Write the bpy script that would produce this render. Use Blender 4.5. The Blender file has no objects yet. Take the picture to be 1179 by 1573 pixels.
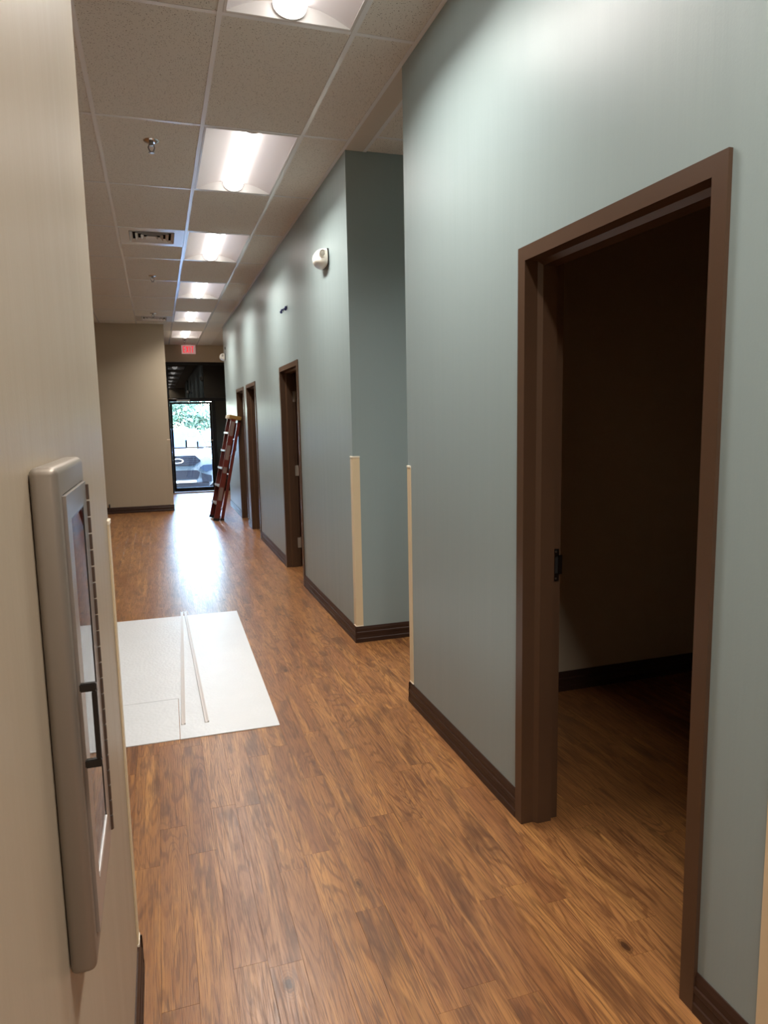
import bpy, bmesh, math, random
from mathutils import Vector, Matrix
R = math.radians
C = bpy.context.scene.collection
sc = bpy.context.scene
rnd = random.Random(7)

# ------------------------------------------------------------------ camera
cam_d = bpy.data.cameras.new('camera'); cam = bpy.data.objects.new('camera', cam_d); C.objects.link(cam)
F, YAW, PIT, ROL, CH = 1072.873, 0.309704, 0.131058, -0.019414, 1.60119
fw = Vector((math.sin(YAW)*math.cos(PIT), math.cos(YAW)*math.cos(PIT), -math.sin(PIT)))
rt = Vector((math.cos(YAW), -math.sin(YAW), 0)); up = rt.cross(fw)
r2 = rt*math.cos(ROL) + up*math.sin(ROL); u2 = -rt*math.sin(ROL) + up*math.cos(ROL)
cam.matrix_world = Matrix(((r2.x, u2.x, -fw.x, 0), (r2.y, u2.y, -fw.y, 0), (r2.z, u2.z, -fw.z, CH), (0, 0, 0, 1)))
cam_d.sensor_fit = 'HORIZONTAL'; cam_d.sensor_width = 36; cam_d.lens = F/1179*36
cam_d.clip_start = 0.02; cam_d.clip_end = 400
sc.camera = cam

# ------------------------------------------------------------------ sky, sun, exposure
LAMP = 4.6           # emission of the ceiling light lenses
LAMP_W = 34.0        # downward light of each ceiling light, watts
SKY = 9.5
SUN = 4.0
sc.view_settings.view_transform = 'Standard'; sc.view_settings.look = 'None'
sc.view_settings.gamma = 1.0; sc.view_settings.use_curve_mapping = False
sc.view_settings.exposure = 0.15
w = bpy.data.worlds.new('sky'); sc.world = w; w.use_nodes = True
wn = w.node_tree.nodes; wl = w.node_tree.links
sky = wn.new('ShaderNodeTexSky'); sky.sky_type = 'NISHITA'; sky.sun_disc = False
sky.sun_elevation = R(48); sky.sun_rotation = R(150); sky.dust_density = 2.0
wl.new(sky.outputs[0], wn['Background'].inputs[0]); wn['Background'].inputs[1].default_value = SKY
sd = bpy.data.lights.new('sun', 'SUN'); sun = bpy.data.objects.new('sun', sd); C.objects.link(sun)
sd.energy = SUN; sd.angle = R(0.6); sd.color = (1, .96, .9)
sun.rotation_euler = (R(42), 0, R(60)); sun.location = (0, 0, 30)

# ------------------------------------------------------------------ materials
def srgb(r, g, b):
    f = lambda c: (c/255/12.92 if c/255 <= .04045 else ((c/255+.055)/1.055)**2.4)
    return (f(r), f(g), f(b), 1)

class NT:
    def __init__(s, name):
        s.m = bpy.data.materials.new(name); s.m.use_nodes = True
        s.n = s.m.node_tree.nodes; s.l = s.m.node_tree.links
        s.b = s.n['Principled BSDF']
    def node(s, t, **kw):
        n = s.n.new(t)
        for k, v in kw.items():
            if k.startswith('i_'):
                key = k[2:]; key = int(key) if key.isdigit() else key
                n.inputs[key].default_value = v
            else: setattr(n, k, v)
        return n
    def link(s, a, b): s.l.new(a, b)
    def math(s, op, a, b=0.0, clamp=False):
        n = s.n.new('ShaderNodeMath'); n.operation = op; n.use_clamp = clamp
        for i, v in enumerate((a, b)):
            if isinstance(v, (int, float)): n.inputs[i].default_value = v
            else: s.l.new(v, n.inputs[i])
        return n.outputs[0]
    def mix(s, fac, a, b, blend='MIX'):
        n = s.n.new('ShaderNodeMix'); n.data_type = 'RGBA'; n.blend_type = blend
        for i, v in ((0, fac), (6, a), (7, b)):
            if isinstance(v, (int, float, tuple)): n.inputs[i].default_value = v
            else: s.l.new(v, n.inputs[i])
        return n.outputs[2]
    def ramp(s, fac, stops):
        n = s.n.new('ShaderNodeValToRGB'); e = n.color_ramp.elements
        while len(e) < len(stops): e.new(.5)
        for el, (p, c) in zip(e, stops):
            el.position = p; el.color = c if isinstance(c, tuple) else (c, c, c, 1)
        s.l.new(fac, n.inputs[0]); return n.outputs[0]
    def noise(s, vec, scale, detail=2.0, rough=.5, dist=0.0):
        n = s.node('ShaderNodeTexNoise'); n.inputs['Scale'].default_value = scale
        n.inputs['Detail'].default_value = detail; n.inputs['Roughness'].default_value = rough
        n.inputs['Distortion'].default_value = dist
        if vec is not None: s.l.new(vec, n.inputs['Vector'])
        return n.outputs[0]
    def mapping(s, vec, scale=(1, 1, 1), rot=(0, 0, 0)):
        n = s.n.new('ShaderNodeMapping'); n.inputs['Scale'].default_value = scale; n.inputs['Rotation'].default_value = rot
        s.l.new(vec, n.inputs['Vector']); return n.outputs[0]
    def obj(s): return s.node('ShaderNodeTexCoord').outputs['Object']
    def pos(s): return s.node('ShaderNodeNewGeometry').outputs['Position']
    def bump(s, h, strength=.1, dist=.001):
        n = s.node('ShaderNodeBump'); n.inputs['Strength'].default_value = strength; n.inputs['Distance'].default_value = dist
        s.l.new(h, n.inputs['Height']); s.l.new(n.outputs[0], s.b.inputs['Normal'])

def mat(name, col, rough=.5, metal=0.0, spec=.5, emit=None, es=0, var=0.0, vscale=8, bump=0.0, bscale=120):
    t = NT(name); b = t.b
    b.inputs['Base Color'].default_value = col; b.inputs['Roughness'].default_value = rough
    b.inputs['Metallic'].default_value = metal; b.inputs['Specular IOR Level'].default_value = spec
    if emit: b.inputs['Emission Color'].default_value = emit; b.inputs['Emission Strength'].default_value = es
    if var:
        n = t.noise(t.obj(), vscale, 3)
        c = t.mix(n, tuple(max(0, x*(1-var)) for x in col[:3])+(1,), tuple(min(1, x*(1+var)) for x in col[:3])+(1,))
        t.link(c, b.inputs['Base Color'])
    if bump: t.bump(t.noise(t.obj(), bscale, 2), bump, .002)
    return t.m

def wall_paint(name, col, rough=.38):
    t = NT(name); P = t.pos()
    big = t.noise(t.mapping(P, (.9, .9, .5)), 1.0, 2)
    d = tuple(c*.95 for c in col[:3])+(1,); l = tuple(min(1, c*1.05) for c in col[:3])+(1,)
    t.link(t.mix(big, d, l), t.b.inputs['Base Color'])
    streak = t.noise(t.mapping(P, (14, 14, .7)), 1.0, 3)
    peel = t.noise(P, 160, 2)
    rr = t.math('ADD', t.math('MULTIPLY', streak, .12), rough-.06)
    t.link(rr, t.b.inputs['Roughness'])
    t.b.inputs['Specular IOR Level'].default_value = .42
    h = t.math('ADD', t.math('MULTIPLY', streak, 2.6), t.math('MULTIPLY', peel, .22))
    t.bump(h, .17, .004)
    return t.m

M = {}
M['blue'] = wall_paint('sage_blue_paint', srgb(148, 163, 163), .38)
M['beige'] = wall_paint('beige_paint', srgb(174, 159, 137), .42)
M['brown'] = mat('brown_frame_paint', srgb(80, 58, 42), .36, var=.08)
M['brown_door'] = mat('brown_door_wood', srgb(78, 48, 34), .4, var=.15)
M['rubber'] = mat('brown_rubber_base', srgb(56, 37, 28), .42, 0, .35, var=.12)
M['guard'] = mat('tan_vinyl_guard', srgb(222, 202, 166), .4, var=.03)
M['guard_cap'] = mat('cream_vinyl_cap', srgb(238, 226, 205), .35)
M['tee'] = mat('white_grid_enamel', srgb(238, 239, 240), .2)
M['white_enamel'] = mat('white_enamel', srgb(225, 222, 220), .22)
M['wing'] = mat('satin_white_reflector', srgb(236, 230, 232), .42)
M['lens'] = mat('lamp_lens', (1, 1, 1, 1), .5, emit=(1, .96, .905, 1), es=LAMP)
M['dark'] = mat('dark_void', srgb(22, 20, 19), .7)
M['black_metal'] = mat('black_anodised', srgb(12, 11, 11), .4, 0, .2)
M['black'] = mat('black_plastic', srgb(20, 20, 20), .4)
M['alum'] = mat('brushed_aluminium', srgb(150, 140, 128), .46, .55, var=.03)
M['alum_front'] = mat('satin_aluminium_trim', srgb(176, 170, 164), .32, .7)
M['steel'] = mat('grey_steel', srgb(150, 150, 148), .3, 1)
M['chrome'] = mat('chrome', srgb(205, 205, 205), .12, 1)
M['hinge_metal'] = mat('hinge_metal', srgb(84, 68, 58), .45, .3)
M['hinge_plate'] = mat('hinge_plate', srgb(168, 156, 142), .4, .2)
M['bronze'] = mat('dark_bronze', srgb(36, 28, 24), .35, .7)
M['pull'] = mat('dark_grey_pull', srgb(52, 48, 45), .3, .5)
M['white_plastic'] = mat('white_plastic', srgb(232, 226, 214), .35)
M['lens_grey'] = mat('grey_lens', srgb(178, 170, 158), .15)
M['blue_cable'] = mat('blue_cable', srgb(30, 36, 92), .5)
M['fibre_red'] = mat('red_fibreglass', srgb(100, 38, 28), .35, var=.15)
M['label_grey'] = mat('grey_label', srgb(124, 106, 98), .5, var=.15, vscale=30)
M['ladder_cap'] = mat('tan_cap', srgb(150, 116, 60), .5)
M['step'] = mat('ladder_step_aluminium', srgb(205, 208, 212), .3, .8)
M['rod'] = mat('white_trim_plastic', srgb(196, 187, 180), .3)
M['gypsum'] = mat('white_gypsum', srgb(206, 198, 186), .6, bump=.05)
M['spandrel'] = mat('black_glass', srgb(3, 4, 5), .02, spec=.5)
M['asphalt'] = mat('asphalt', srgb(84, 84, 88), .9, var=.2, bump=.2)
M['concrete'] = mat('concrete', srgb(190, 188, 182), .85, var=.08)
M['car_silver'] = mat('silver_car_paint', srgb(96, 108, 118), .22, .3)
M['car_white'] = mat('white_car_paint', srgb(235, 235, 235), .25)
M['car_dark'] = mat('dark_grille', srgb(12, 17, 29), .4)
M['grille_bar'] = mat('grille_bar', srgb(34, 42, 56), .4)
M['car_glass'] = mat('car_glass', srgb(36, 52, 74), .06)
M['lamp_clear'] = mat('headlamp', srgb(40, 52, 70), .15)
M['tail'] = mat('tail_lamp', srgb(190, 30, 24), .25)
M['tyre'] = mat('tyre', srgb(26, 26, 28), .8)
M['bark'] = mat('bark', srgb(92, 78, 64), .9, var=.2)
M['leaf'] = mat('leaf', srgb(58, 84, 70), .6, var=.4, vscale=2)
M['exit_red'] = mat('exit_red', srgb(235, 30, 50), .4, emit=(1, .03, .06, 1), es=.8)
M['exit_face'] = mat('exit_face', srgb(226, 206, 202), .4, emit=(1, .6, .6, 1), es=.2)

def glass(name, tint=(1, 1, 1, 1)):
    t = NT(name); b = t.b
    out = t.n['Material Output']
    tr = t.node('ShaderNodeBsdfTransparent'); tr.inputs[0].default_value = tint
    gl = t.node('ShaderNodeBsdfGlossy'); gl.inputs['Roughness'].default_value = .01
    fr = t.node('ShaderNodeFresnel'); fr.inputs[0].default_value = 1.5
    mx = t.node('ShaderNodeMixShader')
    t.link(fr.outputs[0], mx.inputs[0]); t.link(tr.outputs[0], mx.inputs[1]); t.link(gl.outputs[0], mx.inputs[2])
    t.link(mx.outputs[0], out.inputs[0]); t.n.remove(b)
    return t.m
M['glass'] = glass('clear_glass', (.9, .95, .96, 1))
M['cab_glass'] = glass('cabinet_glass', (.93, .93, .93, 1))

def paper():
    t = NT('notice_paper'); tl = t.node('ShaderNodeBsdfTranslucent'); tl.inputs[0].default_value = srgb(222, 226, 222)
    df = t.node('ShaderNodeBsdfDiffuse'); df.inputs[0].default_value = srgb(222, 226, 222)
    mx = t.node('ShaderNodeMixShader'); mx.inputs[0].default_value = .45
    t.link(tl.outputs[0], mx.inputs[1]); t.link(df.outputs[0], mx.inputs[2]); t.link(mx.outputs[0], t.n['Material Output'].inputs[0]); t.n.remove(t.b)
    return t.m
M['notice'] = paper()

def tile_mat():
    t = NT('mineral_fibre_tile'); P = t.pos()
    n = t.noise(P, 95, 3, .6); n2 = t.noise(P, 260, 1)
    v = t.node('ShaderNodeTexVoronoi'); v.inputs['Scale'].default_value = 115; t.link(P, v.inputs['Vector'])
    hole = t.math('MULTIPLY', t.math('LESS_THAN', v.outputs['Distance'], .26), t.math('GREATER_THAN', n, .5))
    base = t.mix(n2, srgb(214, 209, 200), srgb(228, 224, 216))
    c = t.mix(hole, base, srgb(128, 118, 106))
    t.link(c, t.b.inputs['Base Color']); t.b.inputs['Roughness'].default_value = .85
    t.b.inputs['Specular IOR Level'].default_value = .2
    h = t.math('SUBTRACT', t.math('MULTIPLY', n, .4), hole); t.bump(h, .35, .003)
    return t.m
M['tile'] = tile_mat()

def wood_mat():
    t = NT('wood_plank_vinyl')
    oi = t.node('ShaderNodeObjectInfo'); geo = t.node('ShaderNodeNewGeometry')
    rv = t.math('FRACT', t.math('ADD', oi.outputs['Random'], t.math('MULTIPLY', geo.outputs['Random Per Island'], 7.31)))
    rv2 = t.math('FRACT', t.math('MULTIPLY', rv, 17.17))
    P = geo.outputs['Position']
    cx = t.node('ShaderNodeCombineXYZ'); t.link(t.math('MULTIPLY', rv, 37.0), cx.inputs[0]); t.link(t.math('MULTIPLY', rv2, 53.0), cx.inputs[1]); t.link(t.math('MULTIPLY', rv, 11.0), cx.inputs[2])
    va = t.node('ShaderNodeVectorMath', operation='ADD'); t.link(P, va.inputs[0]); t.link(cx.outputs[0], va.inputs[1]); V = va.outputs[0]
    # broad tone per plank
    tone = t.ramp(rv2, [(0, srgb(134, 87, 52)), (.35, srgb(147, 99, 59)), (.7, srgb(154, 105, 62)), (1, srgb(138, 90, 55))])
    # growth rings: contours of a stretched noise
    rn = t.noise(t.mapping(V, (9, .8, 1)), 1.0, 2, .5, .5)
    ring = t.math('SINE', t.math('MULTIPLY', rn, 120.0))
    ring = t.ramp(t.math('ADD', t.math('MULTIPLY', ring, .58), .5), [(0, 1.0), (.2, .3), (.4, 0.0), (1, 0.0)])
    rmask = t.ramp(t.noise(t.mapping(V, (7, 2.5, 1)), 1.0, 2), [(.3, .15), (.55, 1.0)])
    ring = t.math('MULTIPLY', ring, rmask)
    fine = t.noise(t.mapping(V, (330, 7, 1)), 1.0, 3, .7)
    fine = t.ramp(fine, [(.38, 1.0), (.52, 0.0)])
    pale = t.noise(t.mapping(V, (22, 1.3, 1)), 1.0, 4, .6)
    pale = t.ramp(pale, [(.48, 0.0), (.68, 1.0)])
    smear = t.noise(t.mapping(V, (120, 6, 1)), 1.0, 2, .6)
    dark = t.noise(t.mapping(V, (13, 2.4, 1)), 1.0, 4, .6, .2)
    dark = t.math('ADD', dark, t.math('MULTIPLY', t.math('SUBTRACT', smear, .5), .3))
    dark = t.ramp(dark, [(.53, 0.0), (.61, .6), (.74, 1.0)])
    vo = t.node('ShaderNodeTexVoronoi'); vo.inputs['Scale'].default_value = 1.0; vo.inputs['Randomness'].default_value = .95
    t.link(t.mapping(V, (5.0, 2.6, 1)), vo.inputs['Vector'])
    kn = t.noise(V, 60, 2)
    kdd = t.math('ADD', vo.outputs['Distance'], t.math('MULTIPLY', t.math('SUBTRACT', kn, .5), .05))
    knot = t.ramp(kdd, [(.03, 1.0), (.06, .5), (.10, .0)])
    halo = t.math('SINE', t.math('MULTIPLY', kdd, 190.0))
    halo = t.math('MULTIPLY', t.math('MULTIPLY', t.math('GREATER_THAN', halo, .3), t.ramp(kdd, [(.05, 1.0), (.2, 0.0)])), .5)
    sc_ = t.node('ShaderNodeSeparateColor'); t.link(vo.outputs['Color'], sc_.inputs[0])
    ks = t.math('GREATER_THAN', sc_.outputs[0], .45)
    knot = t.math('MULTIPLY', knot, ks); halo = t.math('MULTIPLY', halo, ks)
    c = t.mix(t.math('MULTIPLY', pale, .46), tone, srgb(212, 154, 86))
    c = t.mix(t.math('MULTIPLY', dark, .78), c, srgb(84, 54, 35))
    c = t.mix(t.math('MULTIPLY', ring, .5), c, srgb(84, 48, 25))
    c = t.mix(t.math('MULTIPLY', fine, .66), c, srgb(84, 50, 28))
    c = t.mix(halo, c, srgb(92, 54, 28))
    c = t.mix(t.math('MULTIPLY', knot, .85), c, srgb(46, 27, 17))
    t.link(c, t.b.inputs['Base Color'])
    t.link(t.math('ADD', t.math('MULTIPLY', fine, .08), .29), t.b.inputs['Roughness'])
    h = t.math('ADD', t.math('MULTIPLY', ring, -.4), t.math('MULTIPLY', fine, -.5)); t.bump(h, .12, .001)
    return t.m
M['wood'] = wood_mat()

def frp_mat():
    t = NT('pebbled_white_panel'); V = t.obj()
    v = t.node('ShaderNodeTexVoronoi'); v.inputs['Scale'].default_value = 62; v.feature = 'SMOOTH_F1'
    t.link(t.mapping(V, (1, .8, 1)), v.inputs['Vector'])
    n = t.noise(V, 5, 3)
    t.link(t.mix(n, srgb(205, 206, 207), srgb(216, 217, 218)), t.b.inputs['Base Color'])
    t.b.inputs['Roughness'].default_value = .38
    t.bump(v.outputs['Distance'], .32, .003)
    return t.m
M['frp'] = frp_mat()

# ------------------------------------------------------------------ mesh helpers
def box(bm, x0, x1, y0, y1, z0, z1, mi=0):
    vs = [bm.verts.new(p) for p in ((x0,y0,z0),(x1,y0,z0),(x1,y1,z0),(x0,y1,z0),(x0,y0,z1),(x1,y0,z1),(x1,y1,z1),(x0,y1,z1))]
    fs = [bm.faces.new([vs[i] for i in q]) for q in ((3,2,1,0),(4,5,6,7),(0,1,5,4),(1,2,6,5),(2,3,7,6),(3,0,4,7))]
    for f in fs: f.material_index = mi
    return fs
def prism(bm, pts, fn, a, b, caps=True):
    """extrude a closed 2-D outline: fn(u, v, t) -> 3-D point, from t=a to t=b"""
    A = [bm.verts.new(fn(u, v, a)) for u, v in pts]; B = [bm.verts.new(fn(u, v, b)) for u, v in pts]
    n = len(pts)
    for i in range(n): bm.faces.new((A[i], A[(i+1) % n], B[(i+1) % n], B[i]))
    if caps: bm.faces.new(A[::-1]); bm.faces.new(B)
def loft(bm, rings, closed=True, caps=True):
    V = [[bm.verts.new(p) for p in r] for r in rings]; n = len(rings[0])
    for a, b in zip(V[:-1], V[1:]):
        for i in range(n if closed else n-1):
            j = (i+1) % n; bm.faces.new((a[i], a[j], b[j], b[i]))
    if caps and closed: bm.faces.new(V[0][::-1]); bm.faces.new(V[-1])
def tube(bm, pts, r, seg=10, caps=True):
    rings = []
    for i, p in enumerate(pts):
        p = Vector(p); d = (Vector(pts[min(i+1, len(pts)-1)])-Vector(pts[max(i-1, 0)])).normalized()
        s = d.orthogonal().normalized() if i == 0 else (s - d*s.dot(d)).normalized()
        b = d.cross(s); rr = r[i] if isinstance(r, (list, tuple)) else r
        rings.append([p + (s*math.cos(2*math.pi*k/seg)+b*math.sin(2*math.pi*k/seg))*rr for k in range(seg)])
    loft(bm, rings, True, caps)
def lathe(bm, prof, seg=20, org=(0,0,0), axis='Z'):
    rings = []
    for r, z in prof:
        ring = []
        for k in range(seg):
            a = 2*math.pi*k/seg; x, y = r*math.cos(a), r*math.sin(a)
            p = {'Z': (x, y, z), 'X': (z, x, y), 'Y': (y, z, x)}[axis]
            ring.append((p[0]+org[0], p[1]+org[1], p[2]+org[2]))
        rings.append(ring)
    loft(bm, rings)
def bevel(bm, w, seg=2):
    bmesh.ops.remove_doubles(bm, verts=bm.verts, dist=1e-6)
    ed = [e for e in bm.edges if len(e.link_faces) == 2 and e.calc_face_angle(0) > .5]
    bmesh.ops.bevel(bm, geom=ed, offset=w, segments=seg, affect='EDGES', profile=.6)
def obj(name, bm, m, parent=None, loc=None, smooth=False, fix=True):
    if fix: bmesh.ops.recalc_face_normals(bm, faces=bm.faces)
    me = bpy.data.meshes.new(name); bm.to_mesh(me); bm.free()
    for k in (m if isinstance(m, (list, tuple)) else [m]): me.materials.append(k)
    if smooth:
        for p in me.polygons: p.use_smooth = True
        try: me.set_sharp_from_angle(angle=R(40))
        except Exception: pass
    o = bpy.data.objects.new(name, me); C.objects.link(o)
    if parent: o.parent = parent
    if loc: o.location = loc
    return o
def NB(): return bmesh.new()
def tag(o, label, cat=None, group=None, kind=None):
    o['label'] = label
    if cat: o['category'] = cat
    if group: o['group'] = group
    if kind: o['kind'] = kind
    return o
def thing(name, label, cat, loc=(0,0,0), rot=(0,0,0), group=None, kind=None):
    o = bpy.data.objects.new(name, None); o.empty_display_size = .1; C.objects.link(o); o.location = loc; o.rotation_euler = rot
    return tag(o, label, cat, group, kind)
def struct(o, label=None):
    o['kind'] = 'structure'
    if label: o['label'] = label
    return o
def copy_tree(o, parent=None):
    c = o.copy(); C.objects.link(c)
    if parent: c.parent = parent
    for ch in list(o.children): copy_tree(ch, c)
    return c
def bx(name, m, parent, x0, x1, y0, y1, z0, z1, bev=0, seg=2):
    bm = NB(); box(bm, x0, x1, y0, y1, z0, z1)
    if bev: bevel(bm, bev, seg)
    return obj(name, bm, m, parent, smooth=bool(bev))

# ------------------------------------------------------------------ key dimensions (metres; hall runs along +Y)
H = 3.383; XR = 1.294; WT = .137; XL = -.14
XM = .367; T = .6096; L = 1.2192; Y0 = 3.374
CORN1 = 1.12; REC0, REC1 = 3.60, 4.745; YEND = 13.88; YEX = 16.93; YFAR = 13.5; XFAR = .215; YLC = 2.005
DOORS = [(1.365, 2.353, 2.205), (6.595, 7.62, 2.178), (9.60, 10.60, 2.15), (10.945, 11.94, 2.146)]
XE = 5.0; YB = -3.0; XLL = -3.6

# ------------------------------------------------------------------ walls
def wall_mesh(name, boxes, label, beige_test=None, mats=None):
    bm = NB()
    for b in boxes: box(bm, *b)
    bmesh.ops.recalc_face_normals(bm, faces=bm.faces)
    if beige_test:
        for f in bm.faces:
            if beige_test(f.calc_center_median(), f.normal): f.material_index = 1
    return struct(obj(name, bm, mats or [M['blue'], M['beige']], fix=False), label)
def pierced(y0, y1, doors):
    out = []; y = y0
    for a, b, zt in doors:
        out.append((XR, XR+WT, y, a+.025, 0, H+.1)); out.append((XR, XR+WT, a+.025, b-.025, zt-.025, H+.1)); y = b-.025
    out.append((XR, XR+WT, y, y1, 0, H+.1)); return out
wall_mesh('wall_right', pierced(CORN1, REC0, DOORS[:1]) + [(XR+WT, XE, CORN1, CORN1+.13, 0, H+.1), (XR+WT, XE, 3.44, REC0, 0, H+.1)],
          'sage blue hall wall with the nearest doorway',
          lambda c, n: c.x > XR+.01 and CORN1+.01 < c.y < REC0-.01)
wall_mesh('wall_right', pierced(REC1, YEND, DOORS[1:]) + [(XR+WT, XE, REC1, REC1+.13, 0, H+.1), (XR+WT, XE, YEND-.13, YEND, 0, H+.1),
          (XR+WT, XE, 8.75, 8.87, 0, H+.1), (XR+WT, XE, 10.71, 10.83, 0, H+.1)],
          'sage blue hall wall with three doorways beyond the recess',
          lambda c, n: c.x > XR+.01 and REC1+.01 < c.y)
# left wall, with an opening for the cabinet tub
CY0, CY1, CZ0, CZ1 = .855, 1.135, .932, 1.556
oy0, oy1, oz0, oz1 = CY0+.03, CY1-.03, CZ0+.03, CZ1-.03
bl = [(XL-.14, XL, YB, oy0, 0, H+.1), (XL-.14, XL, oy1, YLC, 0, H+.1), (XL-.14, XL, oy0, oy1, 0, oz0), (XL-.14, XL, oy0, oy1, oz1, H+.1),
      (XL-.145, XL-.14, oy0, oy1, oz0, oz1), (XLL, XL-.14, YLC-.14, YLC, 0, H+.1)]
wall_mesh('wall_left', bl, 'beige wall close on the left with the metal cabinet', mats=[M['beige']])
wall_mesh('wall_left', [(XLL-.14, XLL, YLC-.14, YEX, 0, H+.1)], 'beige wall at the far side of the open area on the left', mats=[M['beige']])
wall_mesh('wall_far', [(XLL, XFAR, YFAR, YEX+.16, 0, H+.1)], 'beige wall at the far end left of the exit door', mats=[M['beige']])
SX0, SX1, SZT = .262, 3.4, 3.005
wall_mesh('wall_end', [(XFAR, XE, YEX, YEX+.16, SZT, H+.1), (XFAR, SX0, YEX, YEX+.16, 0, SZT), (SX1, XE, YEX, YEX+.16, 0, SZT)], 'beige wall strip above the exit door', mats=[M['beige']])
wall_mesh('wall_back', [(XL, XE, YB-.14, YB, 0, H+.1), (XE, XE+.14, YB-.14, YEX+.16, 0, H+.1)], 'outer walls behind the rooms', mats=[M['beige']])

# ------------------------------------------------------------------ floor: sub-floor, single planks near the camera, the rest joined
bm = NB(); box(bm, XLL-.1, XE+.1, YB-.1, YEX+.1, -.16, -.006)
floor = struct(obj('floor', bm, mat('subfloor', srgb(84, 56, 34), .8)), 'wood plank vinyl floor of the hall')
PW = .1016; G = .0003
plank_mesh = {}
def plank_data(ln):
    if ln not in plank_mesh:
        bm = NB(); box(bm, G/2, PW-G/2, G/2, ln-G/2, -.005, 0)
        top = [e for e in bm.edges if all(v.co.z > -.001 for v in e.verts)]
        bmesh.ops.bevel(bm, geom=top, offset=.00035, segments=1, affect='EDGES')
        bmesh.ops.recalc_face_normals(bm, faces=bm.faces)
        me = bpy.data.meshes.new('plank'); bm.to_mesh(me); bm.free(); me.materials.append(M['wood']); plank_mesh[ln] = me
    return plank_mesh[ln]
cands = []; rest = []
LENS = (.9144, .6096, .762)
ncol0 = int(math.floor(-3.7/PW)); ncol1 = int(math.ceil(XE/PW))
prng = random.Random(3)
for c in range(ncol0, ncol1):
    x = c*PW + .02; y = -3.1 - prng.random()*.9
    while y < YEX-.02:
        ln = LENS[0] if prng.random() < .6 else LENS[prng.randrange(1, 3)]
        xm, ym = x+PW/2, y+ln/2
        d = math.hypot(xm, ym)
        # what the doorway, the hall, the recess and the left corner leave in sight
        hall = XL-.05 < xm < XR+.02 and y+ln > 1.15
        leftz = xm <= XL-.05 and ym > YLC and xm > -.078*(y+ln)-.12
        room = XR < xm < 2.75 and 1.2 < ym < 3.5 and ym/xm < 1.95
        rec = XR < xm < 1.9 and REC0 < ym < REC1+.05 and ym/xm > 2.55
        if (hall or leftz or room or rec) and ym > .9: cands.append((d, x, y, ln))
        else: rest.append((x, y, ln))
        y += ln
cands.sort()
for i, (d, x, y, ln) in enumerate(cands):
    if i < 296:
        o = bpy.data.objects.new('plank', plank_data(ln)); C.objects.link(o); o.parent = floor; o.location = (x, y, 0)
    else: rest.append((x, y, ln))
bm = NB()
for x, y, ln in rest: box(bm, x+G/2, x+PW-G/2, y+G/2, y+ln-G/2, -.005, 0)
o = obj('far_planks', bm, M['wood'], floor, fix=True); o['kind'] = 'stuff'

# ------------------------------------------------------------------ ceiling
bm = NB(); box(bm, XLL-.14, XE+.14, YB-.14, YEX+.16, H+.1, H+.22)
ceiling = struct(obj('ceiling', bm, M['dark']), 'suspended tile ceiling of the hall')
tile_cache = {}
def tile(x0, x1, y0, y1):
    g = .006; key = (round(x1-x0, 3), round(y1-y0, 3))
    if key not in tile_cache:
        bm = NB(); wx, wy = key; box(bm, g, wx-g, g, wy-g, 0, .016)
        bmesh.ops.recalc_face_normals(bm, faces=bm.faces)
        me = bpy.data.meshes.new('ceiling_tile'); bm.to_mesh(me); bm.free(); me.materials.append(M['tile']); tile_cache[key] = me
    o = bpy.data.objects.new('ceiling_tile', tile_cache[key]); C.objects.link(o); o.parent = ceiling; o.location = (x0, y0, H+.003)
tee_cache = {}
def tee(axis, ln, x, y, z=H):
    key = (axis, round(ln, 3))
    if key not in tee_cache:
        bm = NB(); hw = .012
        if axis == 'Y': box(bm, -hw, hw, 0, ln, 0, .0025); box(bm, -.001, .001, 0, ln, .0025, .035)
        else: box(bm, 0, ln, -hw, hw, .0004, .0026); box(bm, 0, ln, -.001, .001, .0026, .035)
        me = bpy.data.meshes.new('grid_tee'); bm.to_mesh(me); bm.free(); me.materials.append(M['tee']); tee_cache[key] = me
    o = bpy.data.objects.new('grid_tee', tee_cache[key]); C.objects.link(o); o.parent = ceiling; o.location = (x, y, z)
cols = [XM-6*T+i*T for i in range(8)]           # ..., XM, XM+T
rows = [Y0+i*L for i in range(-5, 12)]
lights_rows = [-5, -3, -1, 1, 3, 5, 7, 9]
vents = [(3, 0), (7, 1)]                         # row, half of the cell
for ci, xa in enumerate(cols):
    xb = xa+T if ci < 7 else XR
    for i in range(-5, 12):
        ya = Y0+i*L; yb = min(ya+L, YEX)
        if i == -5: ya = YB
        if xa >= XM+.01 or ci in (6, 7) or True:
            if xb <= XL-.05 and yb <= YLC-.14 and ya < YLC-.14: continue        # behind the near left wall
            if xb <= XFAR+.01 and ya >= YFAR: continue
        x0 = xa; y0, y1 = ya, yb
        if ci == 6 and i in lights_rows: continue
        if ci == 5:
            if y1 <= YLC-.14: x0 = max(xa, XL)
            if i >= 9: x0 = XFAR
            if i == 8: y1 = YFAR
            v = [h for r, h in vents if r == i]
            if v:
                if v[0] == 0: y0 = ya + L/2
                else: y1 = ya + L/2
        elif ci < 5 and i == 8: y1 = YFAR
        if ci < 5 and ya < YLC: y0 = max(ya, YLC)
        if y1-y0 > .05: tile(x0, xb, y0, y1)
    # cross tees
    for i in range(-4, 12):
        y = Y0+i*L
        if ci < 5 and (y < YLC or y > YFAR): continue
        if ci == 5 and y > YFAR: tee('X', xb-XFAR, XFAR, y)
        elif ci == 5 and y < YLC-.14: tee('X', xb-XL, XL, y)
        else: tee('X', xb-xa, xa, y)
for r, h in vents: tee('X', T, XM-T, Y0+r*L+L/2)
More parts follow.
